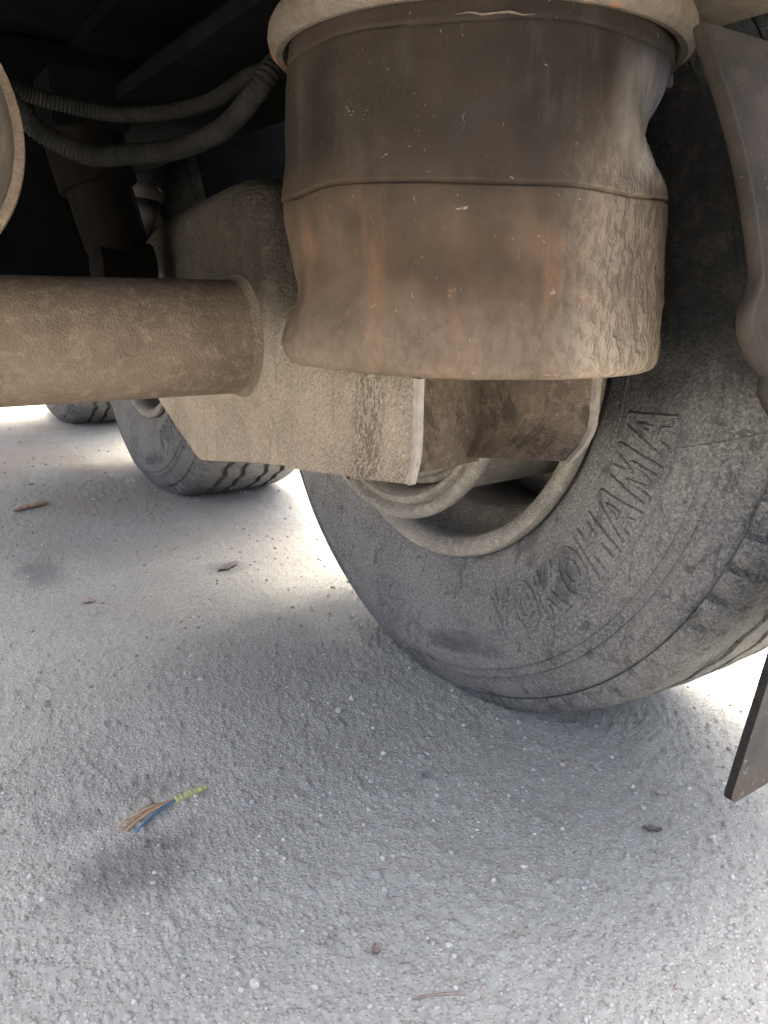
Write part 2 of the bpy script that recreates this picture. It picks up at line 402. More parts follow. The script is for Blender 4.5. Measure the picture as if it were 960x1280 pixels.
def make_tyre(parent):
    n = 720; th = np.linspace(0, 2*np.pi, n, endpoint=False)     # angle from the bottom towards the rear
    cols = []      # (x offset fn of theta, r, kind)
    rs = sorted(set(np.round(np.concatenate([np.linspace(.288, .44, 24), [.4445, .446, .4475, .4565, .458, .4595, .466, .473, .480, .4865, .489, .4905, .492, .4945, .498, .502, .506, .510, .5135, .516, .5178, .519]]), 5)))
    zig = .0045*(2*np.abs(((th*180/np.pi/7.5) % 1)-.5)-.5)*2
    wob = .0012*np.sin(th*23)+.001*np.sin(th*41+1)
    X, Rr = [], []
    for r in rs:
        x = np.full(n, sidewall(r)); rr = np.full(n, r)
        if r in (.446, .458): x = x-.0026
        if r == .4905: x = x+.0045
        if .494 < r < .5165:
            k = (np.arange(n) % 9 < 2); x = x+np.where(k, .0060, 0); rr = rr-np.where(k, .002, 0)
            k = (np.arange(n) % 9 > 2); x = x-np.where(k, .0012, 0)
        X.append(x); Rr.append(rr)
    tx = [(.090, 0)]
    for gcen in (.112, .160, .225, .273):
        tx += [(gcen-.0075, 0), (gcen-.0045, .012), (gcen+.0045, .012), (gcen+.0075, 0)]
        tx += [(gcen+.018, 0), (gcen+.030, 0)]
    for xo, dep in sorted(tx):
        rr = TYRE_R-.0056*((xo-WID/2)/(.1175))**2-dep
        if xo > .30: continue
        X.append(xo+(zig+wob if 0 <= dep else 0)); Rr.append(np.full(n, rr)+(0 if dep else .0004*np.sin(th*60+xo*90)))
    for r in rs[::-1]:
        X.append(np.full(n, WID-sidewall(r))); Rr.append(np.full(n, r))
    X, Rr = np.array(X), np.array(Rr)
    V = np.zeros((*X.shape, 3)); V[..., 0] = XI+X
    V[..., 1] = AX_Y-Rr*np.sin(th); V[..., 2] = AX_Z-Rr*np.cos(th)
    # flattened contact patch and the bulge above it
    ang = np.minimum(th, 2*np.pi-th); b = .013*np.exp(-(ang/R_(20))**2)
    wgt = np.clip(1-np.abs(Rr-.43)/.10, 0, 1)
    side = np.where(X < WID/2, -1, 1)*np.where(np.abs(X-WID/2) > .12, 1, 0)
    V[..., 0] += side*wgt*b
    V[..., 2] = np.maximum(V[..., 2], -.002)
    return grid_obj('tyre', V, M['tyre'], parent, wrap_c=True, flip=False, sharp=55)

LET = {
 'Y': [[(0, 1), (.28, 1), (.5, .62), (.72, 1), (1, 1), (.63, .42), (.63, 0), (.37, 0), (.37, .42)]],
 'K': [[(0, 0), (0, 1), (.27, 1), (.27, .6), (.65, 1), (1, 1), (.55, .52), (1, 0), (.67, 0), (.35, .37), (.27, .28), (.27, 0)]],
 'H': [[(0, 0), (0, 1), (.28, 1), (.28, .62), (.72, .62), (.72, 1), (1, 1), (1, 0), (.72, 0), (.72, .38), (.28, .38), (.28, 0)]],
 'A': [[(0, 0), (.34, 1), (.66, 1), (1, 0), (.73, 0), (.66, .2), (.34, .2), (.27, 0)], [(.41, .42), (.59, .42), (.5, .74)]],
 'M': [[(0, 0), (0, 1), (.3, 1), (.5, .5), (.7, 1), (1, 1), (1, 0), (.76, 0), (.76, .6), (.57, .1), (.43, .1), (.24, .6), (.24, 0)]],
 'O': [[(.5+.5*math.cos(a), .5+.5*math.sin(a)) for a in np.linspace(0, 2*np.pi, 20, endpoint=False)],
       [(.5+.24*math.cos(a), .5+.25*math.sin(a)) for a in np.linspace(0, 2*np.pi, 14, endpoint=False)]]}

def ridge(name, loops, parent, closed=True, wd=.0036, hg=.0036):
    """raised ridges on the inner sidewall; loops in (angle rad from bottom towards rear, radius)"""
    v, f = [], []
    for lp in loops:
        P = []
        k = len(lp)
        for i in range(k if closed else k-1):
            a, b = np.array(lp[i]), np.array(lp[(i+1) % k]); L = math.hypot((b[0]-a[0])*.38, b[1]-a[1]); m = max(1, int(L/.005))
            for j in range(m): P.append(a+(b-a)*j/m)
        if not closed: P.append(np.array(lp[-1]))
        P = np.array(P); n = len(P)
        T = (np.roll(P, -1, 0)-np.roll(P, 1, 0)) if closed else np.gradient(P, axis=0)
        T = T*[P[:, 1].mean(), 1]; T /= np.linalg.norm(T, axis=1)[:, None]+1e-9
        N = np.stack([-T[:, 1], T[:, 0]], 1)
        base = len(v)
        for (o, h) in ((-.5, -.001), (-.36, hg), (.36, hg), (.5, -.001)):
            Q = P+N*[wd/P[:, 1].mean(), wd]*o
            b = .013*np.exp(-(np.abs(Q[:, 0])/R_(20))**2)*np.clip(1-np.abs(Q[:, 1]-.43)/.10, 0, 1)
            x = XI+sidewall(Q[:, 1])-b-h
            v += list(np.stack([x, AX_Y-Q[:, 1]*np.sin(Q[:, 0]), AX_Z-Q[:, 1]*np.cos(Q[:, 0])], 1))
        for s_ in range(3):
            for i in range(n if closed else n-1):
                j = (i+1) % n; f.append((base+s_*n+i, base+s_*n+j, base+(s_+1)*n+j, base+(s_+1)*n+i))
    return from_pd(name, v, f, M['tyre'], parent, True)

# wheel (of the axle close to the camera)
wheel = empty('wheel', (0, 0, 0), TR)
tag(wheel, 'dusty wide tyred wheel with raised sidewall lettering beside the crumpled air spring')
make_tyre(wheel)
for ch, deg in zip('YOKOHAMA', (29.5, 36.6, 43.7, 50.8, 58, 65.2, 72.4, 79.6)):
    a0, wd_ = R_(deg), R_(6.0)
    ridge('letter', [[(a0+(u-.5)*wd_, .407-v_*.058) for u, v_ in lp] for lp in LET[ch]], wheel, wd=.0046, hg=.0030)
circ = [(.0*1+R_(-6.6)+.014/.379*math.cos(t), .379+.014*math.sin(t)) for t in np.linspace(0, 2*np.pi, 18, endpoint=False)]
ridge('approval_mark', [circ], wheel, wd=.0022, hg=.0016)
ridge('sidewall_line', [[(R_(d), .336) for d in np.linspace(27, 88, 60)]], wheel, closed=False, wd=.0022, hg=.0016)
ridge('sidewall_line', [[(R_(d), .4155) for d in np.linspace(24, 86, 60)]], wheel, closed=False, wd=.0022, hg=.0016)
ridge('sidewall_line', [[(R_(79+.4*i), .42+.006*i) for i in range(12)]], wheel, closed=False, wd=.0022, hg=.0016)
ridge('sidewall_line', [[(R_(-14+1.5*i), .394+.004*i+.003*math.sin(i)) for i in range(9)]], wheel, closed=False, wd=.0022, hg=.0014)

rimp = [(.640, .2995), (.634, .300), (.629, .297), (.627, .2905), (.629, .283), (.634, .277), (.642, .2735), (.652, .2720), (.668, .2715), (.69, .2695),
        (.715, .262), (.735, .247), (.80, .243), (.86, .250), (.885, .262), (.90, .20), (.905, .12), (.89, .10), (.88, .0)]
rim = lathe_x('rim', rimp, (AX_Y, AX_Z), M['dust_rim'], wheel, 128)
# brake drum with its rolled open lip and the dust shield inside
drum = [(.83, .205), (.70, .208), (.612, .2125), (.598, .2165), (.590, .2235), (.583, .2310), (.576, .2362), (.569, .2385), (.562, .2370), (.5575, .2320), (.557, .2265), (.5595, .2225), (.565, .2205), (.567, .2175), (.563, .2145), (.5625, .2090), (.567, .2050),
        (.578, .2010), (.592, .1985), (.600, .1975)]
lathe_x('brake_drum', drum, (AX_Y, AX_Z), M['dust_rim'], wheel, 112)
shield = [(.602, .1965), (.597, .1945), (.596, .188), (.590, .1855), (.589, .178), (.592, .176), (.598, .1745), (.604, .172), (.606, .160), (.604, .12), (.590, .09), (.575, .066)]
lathe_x('dust_shield', shield, (AX_Y, AX_Z), M['dust_rim'], wheel, 96)

# axle beam
def axle_profile():
    return [(-1.02, .0), (-1.02, .0635), (-.6, .0635), (-.2, .0637), (.05, .0632), (.2, .0628), (.335, .0628), (.60, .0625), (.60, 0)]
pts = []
for (x0, r0), (x1, r1) in zip(axle_profile()[:-1], axle_profile()[1:]):
    m = max(1, int(abs(x1-x0)/.02))
    pts += [(x0+(x1-x0)*i/m, r0+(r1-r0)*i/m) for i in range(m)]
pts.append(axle_profile()[-1])
axle = lathe_x('axle_tube', pts, (AX_Y, AX_Z), M['axle'], TR, 72)
tag(axle, 'thick round dusty brown axle tube with rust spots')
weld = lathe_x('weld_fillet', [(.351, .0630), (.354, .0640), (.3565, .0652), (.3585, .0668), (.360, .0685), (.3612, .0700), (.3625, .0710), (.3635, .060)], (AX_Y, AX_Z), M['weld'], axle, 90)

# trailing arm: pressed side plates, ear round the axle, recessed web at the rear
arm = empty('trailing_arm', (0, 0, 0), TR)
ear = [(1.24, .565), (1.17, .612), (1.066, .640), (.93, .654), (.856, .661), (.801, .661), (.770, .652), (.745, .634), (.720, .610), (.697, .578), (.682, .545), (.674, .515), (.668, .470),
       (.664, .385), (.80, .3635), (.930, .341), (.948, .339), (.962, .342), (1.085, .388), (1.20, .435), (1.27, .50)]
ear = [(y*1.059, CAM_H+(z-CAM_H)*1.059) for y, z in ear]
def ear_plate(x0, x1, rho=.034):
    P = np.array(ear); hi = spline(P[:13], 70); P = np.vstack([hi, P[13:]]); n = len(P)
    T = np.roll(P, -1, 0)-np.roll(P, 1, 0); T /= np.linalg.norm(T, axis=1)[:, None]; N = np.stack([-T[:, 1], T[:, 0]], 1)
    ctr = P.mean(0); sgn = np.sign(((ctr-P)*N).sum()); N = N*sgn        # points inwards
    rl_ = rho*np.clip((P[:, 1]-.42)/.07, 0, 1)+.002
    rows = []
    for k in range(9):
        a = k/8*math.pi/2; Q = P+N*(rl_*(1-math.sin(a)))[:, None]
        rows.append(np.column_stack([x0+rl_*(1-math.cos(a)), Q]))
    rows.append(np.column_stack([np.full(n, x1), P]))
    v = np.vstack(rows); f = [(k*n+i, k*n+(i+1) % n, (k+1)*n+(i+1) % n, (k+1)*n+i) for k in range(9) for i in range(n)]
    f += [tuple(range(n)), tuple(range(9*n, 10*n))[::-1]]
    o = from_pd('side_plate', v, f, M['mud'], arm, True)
    bm = bmesh.new(); bm.from_mesh(o.data); bmesh.ops.recalc_face_normals(bm, faces=bm.faces); bm.to_mesh(o.data); bm.free()
    o.data.set_sharp_from_angle(angle=R_(35)); return o
ear_plate(.360, .420)
def rear_plate(x0, x1, curl, splay=0):
    """thin plate from the ear to the rear end; its lower edge curls; the rear edge is a worn bare strip"""
    ys = np.linspace(.71, .4665, 26); zs = np.linspace(0, 1, 16)
    V = np.zeros((2, 16, 26, 3))
    for i, z in enumerate(zs):
        for j, y in enumerate(ys):
            bot = .3735+(.71-y)/(.71-.4665)*(.4125-.3735); top = .4905
            zz = bot+(top-bot)*z; c = curl*max(0, 1-z/.42)**2
            wv = .0016*math.sin(y*31+1)*(1-z)+splay*(y-.4665)/(.71-.4665)
            V[0, i, j] = (x0+c+wv, y, zz); V[1, i, j] = (x1+c+wv, y, zz)
    return V
def plate_mesh(name, V, parent, mt='mud'):
    n, m = V.shape[1:3]; v = V.reshape(-1, 3); f = []
    for k in (0, 1):
        for i in range(n-1):
            for j in range(m-1):
                q = [k*n*m+i*m+j, k*n*m+i*m+j+1, k*n*m+(i+1)*m+j+1, k*n*m+(i+1)*m+j]; f.append(q if k == 0 else q[::-1])
    for j in range(m-1):
        f.append((j, n*m+j, n*m+j+1, j+1)); a = (n-1)*m+j; f.append((a, a+1, n*m+a+1, n*m+a))
    for i in range(n-1):
        f.append((i*m, (i+1)*m, n*m+(i+1)*m, n*m+i*m))
    o = from_pd(name, v, f, M[mt], parent, True); o.data.set_sharp_from_angle(angle=R_(40))
    # the bare rear edge, 1 mm proud of the plate
    ev, ef = [], []
    for i in range(n):
        a, b = V[0, i, -1], V[1, i, -1]; jit = .0006*math.sin(i*2.3)
        for x, y in ((a[0]-.0007-jit, a[1]+.003), (a[0]-.0006, a[1]-.0022), (b[0]+.0006, b[1]-.0022), (b[0]+.0007+jit, b[1]+.003)): ev.append((x, y, a[2]-.0005 if i == 0 else a[2]))
    for i in range(n-1):
        for s_ in range(3): ef.append((i*4+s_, i*4+s_+1, (i+1)*4+s_+1, (i+1)*4+s_))
    ef += [(0, 1, 2, 3), tuple((n-1)*4+s_ for s_ in (3, 2, 1, 0))]
    return o, from_pd('plate_edge', ev, ef, M['edge'], parent, False)
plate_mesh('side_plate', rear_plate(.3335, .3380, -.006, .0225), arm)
plate_mesh('side_plate', rear_plate(.5210, .5255, -.026), arm, 'web')
# recessed web, gently dished
Vw = np.zeros((14, 20, 3))
for i in range(14):
    for j in range(20):
        u = j/19; z = .386+(.4905-.386)*i/13
        Vw[i, j] = (.353+u*(.5195-.353), .612-.018*(1-u)-.010*math.sin(u*math.pi)+.010*(i/13)**2, z-.003*u)
web = grid_obj('web', np.concatenate([Vw, Vw[::-1]+np.array([0, .006, 0])]), M['web'], arm, wrap_r=True)
box('spring_seat', (.345, .47, .4905), (.515, .66, .4965), M['web'], arm, .001)
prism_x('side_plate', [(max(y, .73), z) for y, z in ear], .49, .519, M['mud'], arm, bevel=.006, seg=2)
tag(arm, 'mud caked pressed steel trailing arm with bare worn plate edges under the air spring')

# air spring
BX, BY, ZB, ZT = .450, .553, .4915, .738
nd = np.array([-math.sin(YAW), -math.cos(YAW)]); rd = np.array([math.cos(YAW), -math.sin(YAW)])   # rear-inboard facing direction and the one across it
zr = np.array([.4915, .500, .513, .545, .570, .600, .617, .632, .655, .685, .71, .738])
rl = np.array([.154, .161, .1620, .1500, .1525, .160, .1625, .162, .160, .1585, .157, .153])
rr_ = np.array([.156, .160, .1610, .1600, .1590, .1580, .1570, .1550, .1530, .1505, .149, .147])
rn = np.array([.153, .158, .1590, .1585, .1590, .1600, .1610, .1590, .1580, .1580, .157, .153])
def smin(zs, vals):
    q = spline(np.stack([zr, vals], 1), 300); return np.interp(zs, q[:, 0], q[:, 1])
zz = np.unique(np.round(np.concatenate([np.linspace(.4975, ZT, 90), np.linspace(.606, .630, 40), np.linspace(.708, .726, 16)]), 5))
nphi = 220; ph = np.linspace(-np.pi, np.pi, nphi, endpoint=False)
PH, ZZ = np.meshgrid(ph, zz)
wR = np.clip(np.sin(PH), 0, 1)**1.4; wL = np.clip(-np.sin(PH), 0, 1)**1.4; wN = 1-np.maximum(wR, wL)
Rb = wR*smin(ZZ, rr_)+wL*smin(ZZ, rl)+wN*smin(ZZ, rn)
# the caved-in fold on the wheel side
d = np.degrees(PH)
fb = np.interp(ZZ, [.60, .625, .640, .655, .675, .695, .715, .74], [74, 62, 47, 41, 37, 39, 46, 56])   # where the wall folds inwards
u_ = np.clip((d-fb)/44, 0, 1)**.85*np.clip((150-d)/50, 0, 1)
Dz = np.where(ZZ < .643, np.exp(-(np.abs(ZZ-.643)/.0165)**2.2), np.exp(-((ZZ-.643)/.046)**2))
Rb -= .039*u_*Dz
Rb += .0040*np.exp(-((d-fb+3)/6)**2)*Dz+.0014*np.sin((d-fb)/6)*u_*Dz
Rb -= .0085*np.exp(-((d+47)/9)**2-((ZZ-.555)/.036)**2); Rb += .0055*np.exp(-((d+62)/9)**2-((ZZ-.53)/.05)**2); Rb += .004*np.exp(-((d+30)/10)**2-((ZZ-.56)/.05)**2)
Rb -= .0035*np.exp(-((d-44)/10)**2-((ZZ-.555)/.04)**2); Rb += .0035*np.exp(-((d-28)/10)**2-((ZZ-.57)/.045)**2)
Rb -= .0045*np.exp(-((d-12)/26)**2-((ZZ-.58)/.03)**2); Rb += .0025*np.sin(PH*5+ZZ*18)*.5
# fold line round the waist: an overhanging lip
zc = .6180+.0055*np.exp(-((d+28)/26)**2)-.0035*np.exp(-((d+60)/9)**2)+.0022*np.exp(-((d-20)/12)**2)+.0012*np.sin(PH*6+1)+.0025*np.clip(np.abs(d)/80, 0, 1)**2
dz = ZZ-zc
Rb += np.where(dz > 0, .0010*np.exp(-dz/.012), -.0006*np.exp(dz/.01))
Rb -= .0034*np.exp(-(dz/.0010)**2)
# moulded seam under the crown ring
zs_ = .7165+.0012*np.sin(PH*7); Rb -= .0016*np.exp(-((ZZ-zs_)/.0009)**2); Rb += .0012*(ZZ > zs_)
# ragged mud grain
Rb += (vnoise(PH*.16, ZZ, 130, 5)-.5)*.0016*np.clip((.63-ZZ)/.05, 0, 1)+(vnoise(PH*.16, ZZ, 40, 6)-.5)*.0022
Vb = np.stack([BX+Rb*(np.cos(PH)*nd[0]+np.sin(PH)*rd[0]), BY+Rb*(np.cos(PH)*nd[1]+np.sin(PH)*rd[1]), ZZ], -1)
def capring(k, z, row):
    c = np.array([BX, BY, 0]); o = (row-c)*np.array([k, k, 0])+c; o[:, 2] = z; return o
bottom = [capring(.0, ZB+.002, Vb[0]), capring(.6, ZB+.001, Vb[0]), capring(.93, ZB, Vb[0]), capring(.965, ZB+.0008, Vb[0]), capring(.988, ZB+.003, Vb[0])]
Vb = np.concatenate([np.array(bottom), Vb])
spring = empty('air_spring', (0, 0, 0), TR)
tag(spring, 'crumpled dusty rubber air spring caved in on the wheel side')
grid_obj('bellows', Vb, M['bellows'], spring, wrap_c=True)
def lathe_z(name, prof, c, mat, parent, n=96, sharp=45):
    a = np.linspace(0, 2*np.pi, n, endpoint=False); P = np.asarray(prof, float); V = np.zeros((len(P), n, 3))
    V[..., 0] = c[0]+P[:, :1]*np.cos(a); V[..., 1] = c[1]+P[:, :1]*np.sin(a); V[..., 2] = P[:, 1:]
    return grid_obj(name, V, mat, parent, wrap_c=True, sharp=sharp)
ringp = [(.150, .752), (.1535, .740), (.1555, .732), (.159, .7275), (.164, .7270), (.1685, .731), (.1705, .738), (.1695, .746), (.166, .752), (.160, .757), (.150, .765)]
lathe_z('crown_ring', [(r-.003, z) for r, z in ringp], (BX-.003, BY+.002), M['mount'], spring, 110)
# torn rubber nib at the wheel side and peeled strips along the seam
def nib(p, s, name='torn_strip'):
    bm = bmesh.new(); bmesh.ops.create_icosphere(bm, subdivisions=2, radius=1)
    for v in bm.verts: v.co = Vector(p)+Vector((v.co.x*s[0], v.co.y*s[1], v.co.z*s[2]))*(1+.35*math.sin(v.co.x*7+v.co.z*9))
    return from_bm(name, bm, M['bellows'], spring, True)
phn = R_(72); rN = float(Rb[np.abs(zz-.710).argmin(), np.abs(ph-phn).argmin()])
nib((BX+rN*(math.cos(phn)*nd[0]+math.sin(phn)*rd[0]), BY+rN*(math.cos(phn)*nd[1]+math.sin(phn)*rd[1]), .710), (.0032, .0032, .0052))
for dg, ln in ((-3, 9),):
    pth = []
    for t in np.linspace(-ln, ln, 7):
        p_ = R_(dg+t); rN = .1592+.0012*math.cos(t/ln*1.5)
        pth.append((BX+rN*(math.cos(p_)*nd[0]+math.sin(p_)*rd[0]), BY+rN*(math.cos(p_)*nd[1]+math.sin(p_)*rd[1]), .7178+.0008*math.sin(t*.7)))
    tube('torn_strip', pth, np.array([.0002, .0005, .0008, .0006, .0009, .0005, .0002]), M['mount'], spring, 6)

# chassis above the suspension, plus added panels that block light
mplate = box('mounting_plate', (.36, .27, .757), (.606, .76, .769), M['mount'], TR, .003)
def ibeam(x):
    bm = bmesh.new(); bm_box(bm, (x-.11, .14, .7695), (x+.11, 3.78, .785)); bm_box(bm, (x-.01, .14, .7855), (x+.01, 3.78, .865)); bm_box(bm, (x-.11, .14, .8655), (x+.11, 3.78, .88))
    return from_bm('chassis_beam', bm, M['chassis'], TR)
ibeam(.41); ibeam(-.25)
cm = None
for k, yy in enumerate((.28, .72, 1.32, 2.0, 2.65, 3.3)):
    if cm is None:
        cm = box('cross_member', (-.238, yy-.03, .80), (.398, yy+.03, .878), M['chassis'], TR, .004); y0 = yy
    else:
        c_ = cm.copy(); C.objects.link(c_); c_.location = (0, yy-y0, 0)
box('dark_sheet', (-.30, 1.24, .515), (.355, 1.255, .79), M['chassis'], TR, .002)  # added dark sheet: hides lit parts behind, stands in for shade
box('floor_blocker', (-.36, .12, .882), (.58, 3.8, .90), M['chassis'], TR, .004)  # added low floor, unseen; edges cut to steer light under the trailer
box('side_blocker', (.585, .10, .882), (.60, 3.8, 1.108), M['chassis'], TR, .002)  # added upright closing the step up to the deck against light
box('shade_deck', (.586, .10, 1.11), (1.03, 3.8, 1.16), M['chassis'], TR, .004)  # unseen deck strip, its rear end set to shade the ground
box('sky_blocker', (-.70, 3.72, .50), (.20, 3.76, .88), M['chassis'], TR, .003)  # two added panels that block the sky beyond the axles
box('sky_blocker', (.205, 3.765, .50), (1.0, 3.795, 1.10), M['chassis'], TR, .003)

# quarter mudguard behind the wheel with a broken inner edge, and its flap
def fender(tall, name='mudguard'):
    na, nx = 70, 18
    edge = [(.86, .10), (.70, .45), (.64, .45), (.584, .45), (.562, .448), (.539, .432), (.520, .437), (.507, .451), (.496, .4495), (.482, .462), (.472, .480), (.462, .505), (.452, .60), (.30, .62)]
    ez = np.array([e[0] for e in edge])[::-1]; ex = np.array([e[1] for e in edge])[::-1]; ex = np.where(ez > .8, .45, ex); esp = spline(np.stack([ez, ex], 1), 400)
    zs_ = np.concatenate([np.linspace(.712, .705, 12), np.linspace(.704, .44, 48), np.linspace(.43, .30, 10)])
    if tall: zs_ = AX_Z+.585*np.sin(np.linspace(1.75, -.1, na))
    V = np.zeros((na, nx*2, 3))
    for i, z in enumerate(zs_):
        r = np.interp(z, [.30, .475, .584, .64, .70, .9], [.60, .590, .571, .563, .5525, .56])
        if tall: r = .585
        dzz = z-AX_Z; y = AX_Y-math.sqrt(max(r*r-dzz*dzz, .0001))*(1 if not tall or i > 6 else (-1)**(math.cos(np.linspace(1.75, -.1, na)[i]) < 0)); nrm = np.array([0, y-AX_Y, dzz])/r
        x0 = float(np.interp(z, esp[:, 0], esp[:, 1])) if not tall else .63
        for j in range(nx):
            x0 = x0 if j or tall else x0; x = x0+.006+(1.015-x0-.006)*(j/(nx-1))**1.3; pnt = np.array([x, y, z])
            if j == 0: pnt = pnt-nrm*.001
            V[i, j] = pnt; V[i, 2*nx-1-j] = pnt-nrm*(.009 if j else .007)
    g_ = grid_obj(name, V, M['chassis' if tall else 'fender'], TR, wrap_c=True, sharp=50)
    tube('rolled_lip', V[:, 0]*.5+V[:, -1]*.5, .0045, M['chassis' if tall else 'fender'], g_, 12)
    return g_
fen = fender(False); fen2 = fender(True); fen2.location = (0, AXLE_GAP, 0)
fen3 = fen2.copy(); C.objects.link(fen3); fen3.location = (0, 2*AXLE_GAP, 0)
tag(fen, 'dusty plastic mudguard with a broken ragged inner edge')
# flap: a slab with rounded lower corner, hanging from the mudguard
def flap():
    prof = [(.50, .36), (.50, .193)]
    for t in np.linspace(0, math.pi/2, 7)[1:]: prof.append((.511-.011*math.cos(t), .193-.011*math.sin(t)))
    prof += [(1.00, .182+.02), (1.01, .22), (1.01, .36)]
    bm = bmesh.new(); th_ = .0065
    def yy(z): return .2575+(.36-z)*.125
    a = [bm.verts.new((x, yy(z), z)) for x, z in prof]; b = [bm.verts.new((x, yy(z)+th_, z)) for x, z in prof]
    fa = bm.faces.new(a); fb = bm.faces.new(b[::-1]); n = len(prof)
    for i in range(n):
        q = bm.faces.new((a[i], a[(i+1) % n], b[(i+1) % n], b[i])); q.material_index = 1
    return from_bm('mud_flap', bm, [M['flap'], M['flap_edge']], TR)
fl = flap(); tag(fl, 'dark rubber mud flap with rounded corner and dusty face')

# brake chamber at the left, round with a clamp band, on a bracket to the axle
chamber = empty('brake_chamber', (0, 0, 0), TR)
tag(chamber, 'round dusty brown brake chamber with clamp band at the left edge')
def lathe_dir(name, prof, c, axis, mat, parent, n=72):
    ax = Vector(axis).normalized(); u = ax.orthogonal().normalized(); v = ax.cross(u)
    a = np.linspace(0, 2*np.pi, n, endpoint=False); P = np.asarray(prof, float); V = np.zeros((len(P), n, 3))
    for k in range(3): V[..., k] = c[k]+P[:, :1]*ax[k]+P[:, 1:]*(np.cos(a)*u[k]+np.sin(a)*v[k])
    return grid_obj(name, V, mat, parent, wrap_c=True, flip=True, sharp=50)
CC, CA = (.010, .640, .652), (.12, -.97, .05)
lathe_dir('shell', [(-.085, 0), (-.085, .06), (-.075, .075), (-.04, .088), (-.006, .0965), (.012, .0965), (.028, .091), (.052, .078), (.066, .058), (.072, .03), (.073, 0)], CC, CA, M['mount'], chamber)
lathe_dir('clamp_band', [(-.013, .096), (-.013, .1035), (-.008, .1055), (.006, .1055), (.011, .1035), (.011, .096)], CC, CA, M['axle'], chamber)
box('bracket', (-.06, .725, .54), (.03, .80, .66), M['axle'], chamber, .004)

# shock absorber with its lower bushing
shock = empty('shock_absorber', (0, 0, 0), TR)
p0, p1 = np.array([.300, 1.085, .572]), np.array([.268, 1.118, .735])
pp = [p0+(p1-p0)*t for t in (0.1, .18, .4, .6, .605, .8, 1.0)]
tube('shock_tube', pp, np.array([.030, .040, .041, .041, .049, .049, .049]), M['shock'], shock, 28, sharp=40)
box('bracket', (.225, 1.07, .735), (.315, 1.17, .80), M['chassis'], shock, .003)
tube('bushing', [(.262, 1.085, .572), (.266, 1.085, .572), (.334, 1.085, .572), (.336, 1.085, .572)], np.array([.028, .033, .033, .028]), M['shock'], shock, 28, sharp=40)
# corrugated conduits
def conduit(pts, r, pitch):
    c = spline(pts, 900); L = np.concatenate([[0], np.cumsum(np.linalg.norm(np.diff(c, axis=0), axis=1))])
    s = np.arange(0, L[-1], pitch/5); c = np.stack([np.interp(s, L, c[:, k]) for k in range(3)], 1)
    prof = np.array([1.0, 1.0, .96, .86, .90])[np.arange(len(s)) % 5]
    return tube('corrugated_hose', c, r*prof, M['hose'], TR, 16)
conduit([(.10, .955, .785), (.147, .967, .751), (.170, .975, .747), (.202, .977, .741), (.256, .963, .733), (.300, .910, .730), (.333, .851, .735), (.353, .774, .750), (.390, .745, .754), (.44, .74, .752)], .0082, .0042)
conduit([(.08, .915, .79), (.140, .918, .741), (.159, .917, .719), (.179, .916, .699), (.220, .901, .680), (.252, .870, .680), (.290, .830, .684), (.317, .772, .698), (.328, .715, .723), (.348, .712, .747), (.39, .715, .752)], .0104, .0046)

# the two axles further forward
for k in (1, 2):
    dy = AXLE_GAP*k
    for o in (wheel, axle, arm, spring):
        c_ = copy_part(o, TR, dy)
    # (labels below)
ws = [o for o in TR.children if o.name.startswith('wheel')]
for o, t in zip(ws[1:], ('dusty wheel of the middle axle with zigzag tread showing below the arm', 'small far wheel of the front axle below the axle tube')): o['label'] = t
for nm, ts in (('axle_tube', ('middle axle tube hidden behind the near one', 'front axle tube hidden behind the near ones')),
               ('trailing_arm', ('trailing arm of the middle axle', 'trailing arm of the front axle')),
               ('air_spring', ('air spring of the middle axle', 'air spring of the front axle')),
               ('mudguard', ('mudguard between the near and middle wheels', 'mudguard between the middle and front wheels'))):
    for o, t in zip([o for o in TR.children if o.name.startswith(nm)][1:], ts): o['label'] = t

# ------------------------------------------------------------------ litter on the ground
def gz_at(x, y): return float(ground_h(np.array([x]), np.array([y]))[0])
def stone_mesh(name, s, seed, sub=2, mat='chip_tan'):
    rr = random.Random(seed); bm = bmesh.new(); bmesh.ops.create_icosphere(bm, subdivisions=sub, radius=1)
    dirs = [(Vector((rr.gauss(0, 1), rr.gauss(0, 1), rr.gauss(0, 1))).normalized(), rr.uniform(.6, .9)) for _ in range(9)]
    for v in bm.verts:
        for d_, lim in dirs:
            e = v.co.dot(d_)
            if e > lim: v.co -= d_*(e-lim)
        v.co = Vector((v.co.x*s[0], v.co.y*s[1], v.co.z*s[2]))
    return from_bm(name, bm, M[mat], None, False)
for x, y, s, mt, rot, lab in (
    (.279, 1.397, (.012, .017, .006), 'chip_tan', .3, 'flat tan stone lying alone on the asphalt left of the wheel'),
    (.196, .768, (.0052, .0062, .0055), 'chip_tan', .8, 'small beige stone beside the scrap of coloured wires'),
    (.144, 1.056, (.007, .006, .005), 'chip_tan', .2, 'small tan pebble near the left edge of the asphalt'),
    (.474, .825, (.0045, .0045, .004), 'chip_pale', .5, 'lower of two white pebbles near the near tyre'),
    (.507, .844, (.0042, .005, .004), 'chip_pale', 1.2, 'upper of two white pebbles near the near tyre'),
    (.702, .474, (.0045, .006, .004), 'chip_tan', .9, 'pinkish pebble on the bright asphalt by the mud flap'),
    (.198, .482, (.0045, .0055, .0045), 'chip_pale', .1, 'pale pebble standing out at the bottom left asphalt'),
    (.362, 1.085, (.005, .004, .0035), 'chip_pale', .6, 'white chip on the shaded asphalt in front of the arm')):
    o = stone_mesh('pebble', s, hash((x, y)) & 255, 2, mt); o.location = (x, y, gz_at(x, y)+s[2]*.55); o.rotation_euler = (0, 0, rot)
    tag(o, lab, 'pebble', 'loose pebbles on the asphalt')
